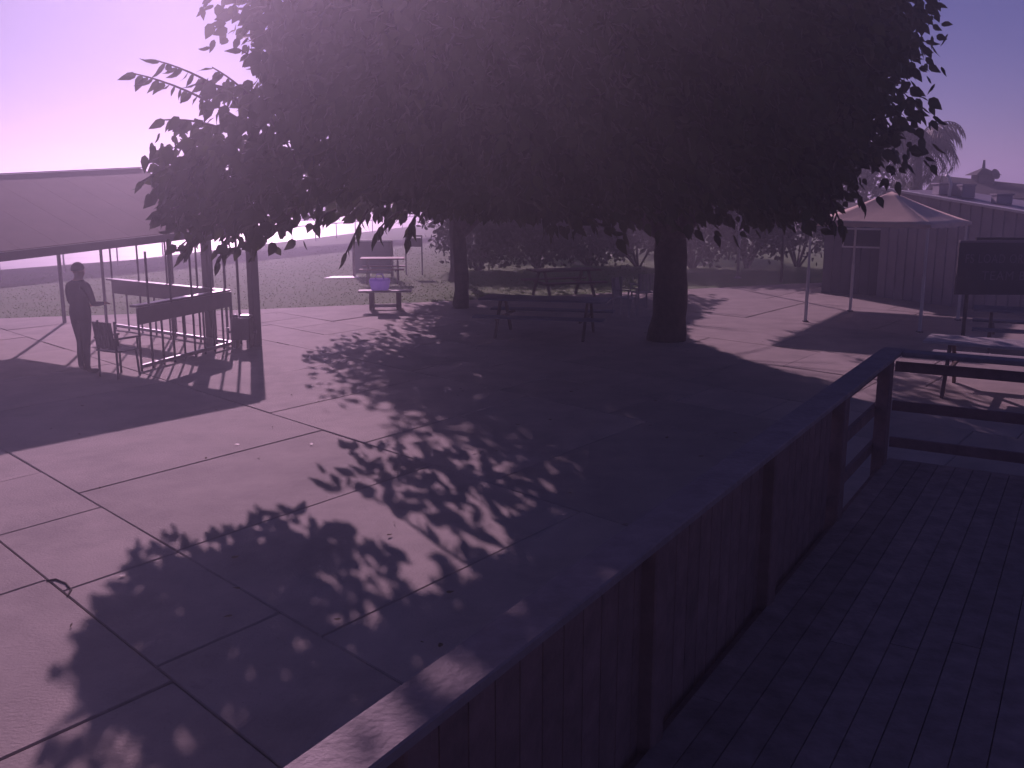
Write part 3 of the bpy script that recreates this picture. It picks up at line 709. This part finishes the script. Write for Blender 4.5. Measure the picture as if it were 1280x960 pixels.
# ================================================================== RIGHT SIDE: steel shade, canopy tent, buildings
# tall steel shade behind the crown
Q1 = V(2.55, 27.2); t = thing('steel_shade', 'tall flat steel shade roof on thin posts behind the big crown', 'shade roof', (Q1.x, Q1.y, 0))
c4 = [V(0, 0), AX * 6.2, AX * 6.2 + BX * 3.4, BX * 3.4]
for k in range(8):
    f0, f1 = k / 8, (k + 1) / 8 - .004
    MB().plate([BX * 3.4 * f0 + V(0, 0, 4.3), BX * 3.4 * f1 + V(0, 0, 4.3), BX * 3.4 * f1 + AX * 6.2 + V(0, 0, 4.34), BX * 3.4 * f0 + AX * 6.2 + V(0, 0, 4.34)], .05).build('roof_panel', M['dkmetal'], t)
for c in c4[1:3]: p = c * .97 + (AX * 3.1 + BX * 1.7) * .03; MB().tube([p, p + V(0, 0, 4.25)], .045, 8).build('post', M['dkmetal'], t, smooth=True)
for a_, b2 in zip(c4, c4[1:] + c4[:1]): MB().bar(a_ * .99 + V(0, 0, 4.19), b2 * .99 + V(0, 0, 4.19), .08, .12).build('edge_beam', M['dkmetal'], t)

# canopy tent
Nc = V(8.45, 19.6); d1 = V(.66, .75).normalized(); d2 = V(-.75, .66).normalized(); W = 2.65
t = thing('canopy_tent', 'tan pyramid canopy tent on thin pale legs', 'canopy tent', (Nc.x, Nc.y, 0))
cs = [V(0, 0), d1 * W, d1 * W + d2 * W, d2 * W]; ez = 2.2; apex = (d1 + d2) * (W / 2) + V(0, 0, 2.86)
for a_, b2 in zip(cs, cs[1:] + cs[:1]):
    mb = MB(); n_ = 8; out_ = ((a_ + b2) / 2 - (d1 + d2) * W / 2).normalized()
    def pt(u, v):                           # slightly sagging fabric panel
        e = a_.lerp(b2, u) + V(0, 0, ez); p = e.lerp(apex, v); p.z -= .05 * math.sin(math.pi * u) * (1 - v) * (.3 + v) + .03 * math.sin(math.pi * v); return p
    mb.v = [tuple(pt(i / n_, j / n_)) for j in range(n_) for i in range(n_ + 1)] + [tuple(apex)]
    mb.f = [(j * (n_ + 1) + i, j * (n_ + 1) + i + 1, (j + 1) * (n_ + 1) + i + 1, (j + 1) * (n_ + 1) + i) for j in range(n_ - 1) for i in range(n_)] + [((n_ - 1) * (n_ + 1) + i, (n_ - 1) * (n_ + 1) + i + 1, n_ * (n_ + 1)) for i in range(n_)]
    o = mb.build('fabric_panel', M['tan'], t, smooth=True); sm = o.modifiers.new('th', 'SOLIDIFY'); sm.thickness = .006
    vl = MB(); P = [a_.lerp(b2, i / 12) for i in range(13)]
    for i in range(12):
        z0 = ez - .06 - .015 * (i % 2); z1 = ez - .06 - .015 * ((i + 1) % 2); s0 = .012 * math.sin(math.pi * i / 12); s1 = .012 * math.sin(math.pi * (i + 1) / 12)
        vl.add([P[i] + out_ * .01 + V(0, 0, z0 - s0), P[i + 1] + out_ * .01 + V(0, 0, z1 - s1), P[i + 1] + V(0, 0, ez - s1), P[i] + V(0, 0, ez - s0)], [(0, 1, 2, 3)])
    o = vl.build('valance', M['tan'], t); sm = o.modifiers.new('th', 'SOLIDIFY'); sm.thickness = .005
for c in cs:
    p = c + ((d1 + d2) * W / 2 - c) * .06; lg = MB().bar(p, p + V(0, 0, 1.15), .055).build('leg', M['white'], t); MB().bar(p + V(0, 0, 1.1), p + V(0, 0, ez - .02), .04).build('upper_leg', M['white'], lg)
    MB().box(p + V(0, 0, .012), (.11, .11, .024)).build('foot', M['dkmetal'], lg)

# low siding building behind the canopy
Wb = V(8.9, 27.6); t = thing('siding_building', 'low grey building with board siding behind the canopy tent', 'building', (Wb.x, Wb.y, -.05))
L_, D_ = 4.6, 3.0; nb = 18
for k in range(nb):
    x0 = L_ * k / nb; MB().bar(BX * (x0 + L_ / nb / 2), BX * (x0 + L_ / nb / 2) + V(0, 0, 2.3), L_ / nb - .012, .05, up=(AX.x, AX.y, 0)).build('siding_board', M['siding'], t)
bd = MB(); bd.slab([tuple((AX * .06).xy), tuple((AX * .06 + BX * L_).xy), tuple((AX * D_ + BX * L_).xy), tuple((AX * D_).xy)], 0, 2.28); bd.build('body', M['siding'], t)
MB().plate([V(0, 0, 2.34) - AX * .25 - BX * .15, V(0, 0, 2.34) - AX * .25 + BX * (L_ + .15), V(0, 0, 2.55) + AX * D_ + BX * (L_ + .15), V(0, 0, 2.55) + AX * D_ - BX * .15], .08).build('roof', M['houseroof'], t)
for x0, w, z0, hh in ((.5, 1.3, 1.35, .55), (2.7, .6, 1.1, .8)):
    c = BX * (x0 + w / 2) - AX * .035 + V(0, 0, z0 + hh / 2)
    wo = MB().box(c, (w, .05, hh), BX).build('window', M['white'], t); MB().box(c - AX * .02, (w - .1, .03, hh - .1), BX).build('pane', M['glass'], wo)
c = BX * 3.85 - AX * .035 + V(0, 0, 1.0); do = MB().box(c, (.85, .05, 2.0), BX).build('door', M['housewall'], t)
MB().box(c - AX * .05 + BX * .33, (.05, .06, .12), BX).build('handle', M['galv'], do)

# pale ribbed shed with a sloping top edge
S0 = at(1105, 237, 26.5); S1 = at(1335, 276, 21.5)
t = thing('ribbed_shed', 'pale ribbed metal shed with sloping top edge behind the dark sign', 'shed', (S0.x, S0.y, 0))
dS = (V(S1.x, S1.y) - V(S0.x, S0.y)); nS = V(-dS.y, dS.x).normalized(); LS = dS.length; dn = dS.normalized()
nb = 17
for k in range(nb):
    f0, f1 = k / nb, (k + 1) / nb - .0015; z0 = S0.z + (S1.z - S0.z) * f0; z1 = S0.z + (S1.z - S0.z) * f1
    a_, b2 = dn * LS * f0, dn * LS * f1; m_ = a_.lerp(b2, .8)
    mb = MB(); off = nS * .04
    mb.add([a_ - nS * 0, m_ - nS * 0, m_ - nS * .035, b2 - nS * .035, a_ + off, b2 + off, a_ + V(0, 0, z0), m_ + V(0, 0, z1), m_ - nS * .035 + V(0, 0, z1), b2 - nS * .035 + V(0, 0, z1), a_ + off + V(0, 0, z0), b2 + off + V(0, 0, z1)],
           [(0, 1, 7, 6), (1, 2, 8, 7), (2, 3, 9, 8), (3, 5, 11, 9), (5, 4, 10, 11), (4, 0, 6, 10), (6, 7, 8, 9, 11, 10)]); mb.build('wall_panel', M['shed'], t)
MB().bar(V(0, 0, S0.z + .03) - nS * .03, dS + V(0, 0, S1.z + .03) - nS * .03, .16, .06).build('top_trim', M['white'], t)
bd = MB(); bd.plate([V(0, 0, S0.z - .02) + nS * .05, dS + V(0, 0, S1.z - .02) + nS * .05, dS + nS * 2.6 + V(0, 0, S1.z), nS * 2.6 + V(0, 0, S0.z)], .06).build('roof', M['shed'], t)
for c in (nS * 2.6, dS + nS * 2.6): pass
MB().bar(nS * 2.58, nS * 2.58 + dS, .05, .1).build('sill', M['dkmetal'], t)
for f in (.02, .98): p = dS * f + nS * 2.5; MB().bar(p, p + V(0, 0, S1.z - .1 if f > .5 else S0.z - .1), .09).build('post', M['dkmetal'], t)
# rooftop units on the shed
for f, w, hh, lb in ((.18, .55, .28, 'boxy vent unit on the shed roof nearest the palm'), (.30, .35, .32, 'small vent unit on the shed roof beside the bent pipe'), (.50, .4, .22, 'low vent unit on the shed roof right of the bent pipe')):
    zt = S0.z + (S1.z - S0.z) * f; p = V(S0.x, S0.y) + dS * f + nS * 1.2
    r_ = thing('roof_vent', lb, 'vent', (p.x, p.y, zt - .02)); MB().box((0, 0, hh / 2), (w, w * .8, hh)).build('body', M['shed'], r_, bevel=.02); MB().box((0, 0, hh + .02), (w * 1.1, w * .9, .04)).build('cap', M['shed'], r_)
f = .25; p = V(S0.x, S0.y) + dS * f + nS * .9; zt = S0.z + (S1.z - S0.z) * f - .01
tag(MB().tube([(0, 0, 0), (.02, 0, .3), (-.05, 0, .5), (-.12, 0, .55)], .045, 8).build('bent_pipe', M['white'], smooth=True, loc=(p.x, p.y, zt)), 'pale bent pipe rising from the shed roof', 'pipe')

# house with dark roof and cupola
H0 = at(1170, 219, 40); H1 = at(1300, 236, 37)
t = thing('house', 'house with long dark shingle roof and small cupola behind the ribbed shed', 'house', (H0.x, H0.y, 0))
dH = V(H1.x + 4 - H0.x, H1.y - 1.2 - H0.y); dh = dH.normalized(); nH = V(-dh.y, dh.x); LH = dH.length; zr = H0.z; ze = 2.6; dp = 3.2
zr1 = H1.z - .35
nrow = 9
for r_ in range(nrow):
    f0, f1 = r_ / nrow, (r_ + 1) / nrow + .02
    for s_ in (-1, 1):
        lo = lambda f, z_: V(0, 0, z_ + (ze - z_) * f + .012 * (r_ % 2)) + nH * s_ * dp * f
        MB().plate([lo(f0, zr), lo(f1, zr), dH + lo(f1, zr1), dH + lo(f0, zr1)], .05).build('shingle_course', M['houseroof'], t)
hb = MB(); hb.slab([tuple((nH * -dp * .92).xy), tuple((dH + nH * -dp * .92).xy), tuple((dH + nH * dp * .92).xy), tuple((nH * dp * .92).xy)], -.1, ze - .05); hb.build('wall', M['housewall'], t)
gf = MB()
for e, z_ in ((V(0, 0), zr), (dH, zr1)): gf.add([e - nH * dp * .92 + V(0, 0, ze - .06), e + nH * dp * .92 + V(0, 0, ze - .06), e + V(0, 0, z_ - .08)], [(0, 1, 2)])
gf.build('gable', M['housewall'], t)
cpx = at(1228, 226, 38.8); cl_ = V(cpx.x, cpx.y, cpx.z) - V(H0.x, H0.y, 0)
cu = MB().box(cl_ + V(0, 0, -.05), (.62, .62, .55)).build('cupola', M['houseroof'], t)
rf = MB(); c = cl_ + V(0, 0, .22); w = .5
rf.add([c + V(-w, -w), c + V(w, -w), c + V(w, w), c + V(-w, w), c + V(0, 0, .3)], [(0, 1, 4), (1, 2, 4), (2, 3, 4), (3, 0, 4), (3, 2, 1, 0)]); rf.build('cupola_roof', M['houseroof'], cu)
MB().tube([c + V(0, 0, .25), c + V(0, 0, .58)], [.07, .04], 8).build('finial', M['dkmetal'], cu)
sdx = at(1243, 218, 38.0)
t = thing('satellite_dish', 'small round satellite dish right of the cupola on the dark roof', 'satellite dish', (sdx.x, sdx.y, sdx.z - .5))
ds = MB(); ds.lathe([(.02, -.05), (.12, -.03), (.2, .02), (.21, .035), (.12, -.01), (.02, -.03)], n=16); o = ds.build('dish', M['dkmetal'], t, smooth=True); o.location = (0, -.05, .5); o.rotation_euler = (R(70), 0, R(20))
MB().tube([(0, 0, 0), (0, 0, .48)], .025, 6).build('mast', M['dkmetal'], t)

# dark sign with lettering
Ys = 18.2; s0 = at(1199, 303, Ys); s1 = at(1199, 368, Ys)
t = thing('sign_board', 'dark board sign lettered FS LOAD ORG and TEAM beyond the deck', 'sign', (s0.x, Ys, 0), R(-3))
SW = 1.75; zt, zb = s0.z, s1.z
MB().box((SW / 2, 0, (zt + zb) / 2), (SW, .05, zt - zb)).build('board', M['sign'], t)
MB().box((SW / 2, -.01, zt + .02), (SW, .08, .04)).build('trim', M['letter'], t)
MB().box((SW / 2 + .15, -.01, zt + .07), (SW - .3, .05, .05)).build('top_bar', M['black'], t)
for x in (.25, SW - .25): MB().bar((x, .05, 0), (x, .05, zt - .05), .06).build('post', M['dkmetal'], t)
def text(s_, x, z, hgt, wid=None):
    cu_ = bpy.data.curves.new('txt', 'FONT'); cu_.body = s_; cu_.size = hgt / .70; cu_.extrude = .003; cu_.space_character = 1.12
    o = bpy.data.objects.new('txt', cu_); COL.objects.link(o); dg = bpy.context.evaluated_depsgraph_get()
    me = bpy.data.meshes.new_from_object(o.evaluated_get(dg)); bpy.data.objects.remove(o); bpy.data.curves.remove(cu_)
    me.materials.clear(); me.materials.append(M['letter']); ob = inst('lettering', me, t, (x, -.031, z)); ob.rotation_euler = (R(90), 0, 0)
    if wid: ob.scale.x = wid / max(v.co.x for v in me.vertices)
    return ob
k = Ys / F_PX * 1.0
text('FS LOAD ORG', 8 * k, zt - 25 * k, 11 * k, 79 * k); text('TEAM B', 30 * k, zt - 46 * k, 11 * k, 53 * k)

# ================================================================== DECK + RAILING
DZ = .5; RZ = 1.5; S = V(-.75, 1.7); ar = V(.52, .854); br_ = V(.854, -.52); Lr = 7.97
deck = thing('deck', 'raised timber deck in shade along the plaza', 'deck', (S.x, S.y, 0))
w = .142; nbd = 30
for k in range(nbd):
    v0 = .06 + k * w; cuts = [-3.2, random.uniform(.5, 4.5), Lr - .02]
    for u0, u1 in zip(cuts, cuts[1:]):
        a_ = ar * (u0 + .003) + br_ * (v0 + w / 2); b2 = ar * (u1 - .003) + br_ * (v0 + w / 2)
        MB().bar(a_ + V(0, 0, DZ - .016 + random.uniform(-.0015, .0015)), b2 + V(0, 0, DZ - .016), w - .005, .032).build('deck_board', M['deckw'], deck)
MB().bar(ar * -3.2 + br_ * .03 + V(0, 0, DZ - .18), ar * Lr + br_ * .03 + V(0, 0, DZ - .18), .04, .28).build('fascia', M['postw'], deck)
MB().bar(ar * (Lr + .02) + br_ * .06 + V(0, 0, DZ - .18), ar * (Lr + .02) + br_ * 4.3 + V(0, 0, DZ - .18), .04, .28).build('fascia', M['postw'], deck)
for k in range(7): MB().bar(ar * (k * 1.3) + br_ * .1 + V(0, 0, DZ - .1), ar * (k * 1.3) + br_ * 4.2 + V(0, 0, DZ - .1), .05, .12).build('joist', M['postw'], deck)
rail = thing('deck_railing', 'timber railing with wide grey cap around the deck', 'railing', (S.x, S.y, 0))
def rp(u, v, z): return ar * u + br_ * v + V(0, 0, z)
for k in range(7):
    u = -2.6 + k * 1.72
    MB().bar(rp(u, .02, .02), rp(u, .02, RZ - .045), .11, .11).build('post', M['postw'], rail, bevel=.008)
for k in range(1, 4): MB().bar(rp(Lr - .04, k * 1.5 - .1, .02), rp(Lr - .04, k * 1.5 - .1, RZ - .045), .11, .11).build('post', M['postw'], rail, bevel=.008)
MB().bar(rp(-3, .02, RZ - .02), rp(Lr + .08, .02, RZ - .02), .19, .04).build('cap', M['railw'], rail, bevel=.006)
MB().bar(rp(Lr - .03, .12, RZ - .022), rp(Lr - .03, 4.4, RZ - .022), .19, .04).build('cap', M['railw'], rail, bevel=.006)
for z in (RZ - .16, RZ - .52, RZ - .86):
    MB().bar(rp(-3, -.055, z), rp(Lr - .1, -.055, z), .035, .09).build('horizontal_rail', M['postw'], rail)
    MB().bar(rp(Lr + .04, .05, z), rp(Lr + .04, 4.4, z), .035, .09).build('horizontal_rail', M['postw'], rail)

k = 0; u = -2.95
while u < 5.9:
    MB().bar(rp(u, -.012, DZ - .06), rp(u, -.012, RZ - .13 + random.uniform(-.004, .004)), .148, .022, up=(br_.x, br_.y, 0)).build('infill_board', M['postw'], rail); u += .156

# tubular chair on the deck at the right edge
cq = S + ar * 5.6 + br_ * 2.95
t = thing('tube_chair', 'metal tube chair on the deck at the right edge', 'chair', (cq.x, cq.y, DZ), R(-70))
for s_ in (-1, 1):
    MB().tube([(s_ * .24, -.25, 0), (s_ * .24, -.24, .42), (s_ * .24, -.22, .6), (s_ * .24, -.1, .65), (s_ * .24, .2, .64)], .013, 7).build('arm_tube', M['galv'], t, smooth=True)
    MB().tube([(s_ * .22, .3, 0), (s_ * .22, .2, .42), (s_ * .22, .27, .92)], .013, 7).build('back_leg', M['galv'], t, smooth=True)
MB().box((0, -.02, .43), (.44, .46, .03)).build('seat', M['black'], t, bevel=.01)
MB().box((0, .255, .74), (.44, .025, .34), Z=(0, .14, 1)).build('backrest', M['black'], t, bevel=.008)

# ================================================================== HAZE (volume added to stand in for veiling lens glare)
hz = bpy.data.materials.new('haze'); hz.use_nodes = True
n = hz.node_tree.nodes; l = hz.node_tree.links; n.remove(n['Principled BSDF'])
pv = n.new('ShaderNodeVolumePrincipled'); pv.inputs['Color'].default_value = (.86, .86, 1.0, 1); pv.inputs['Density'].default_value = 0.009; pv.inputs['Anisotropy'].default_value = 0.76
l.new(pv.outputs['Volume'], n['Material Output'].inputs['Volume'])
hb = MB().box((0, 140, 3.8), (720, 440, 10.0)).build('haze', hz)
tag(hb, 'pale even volume added over the whole place for the veil of lens glare', 'haze', kind='stuff')
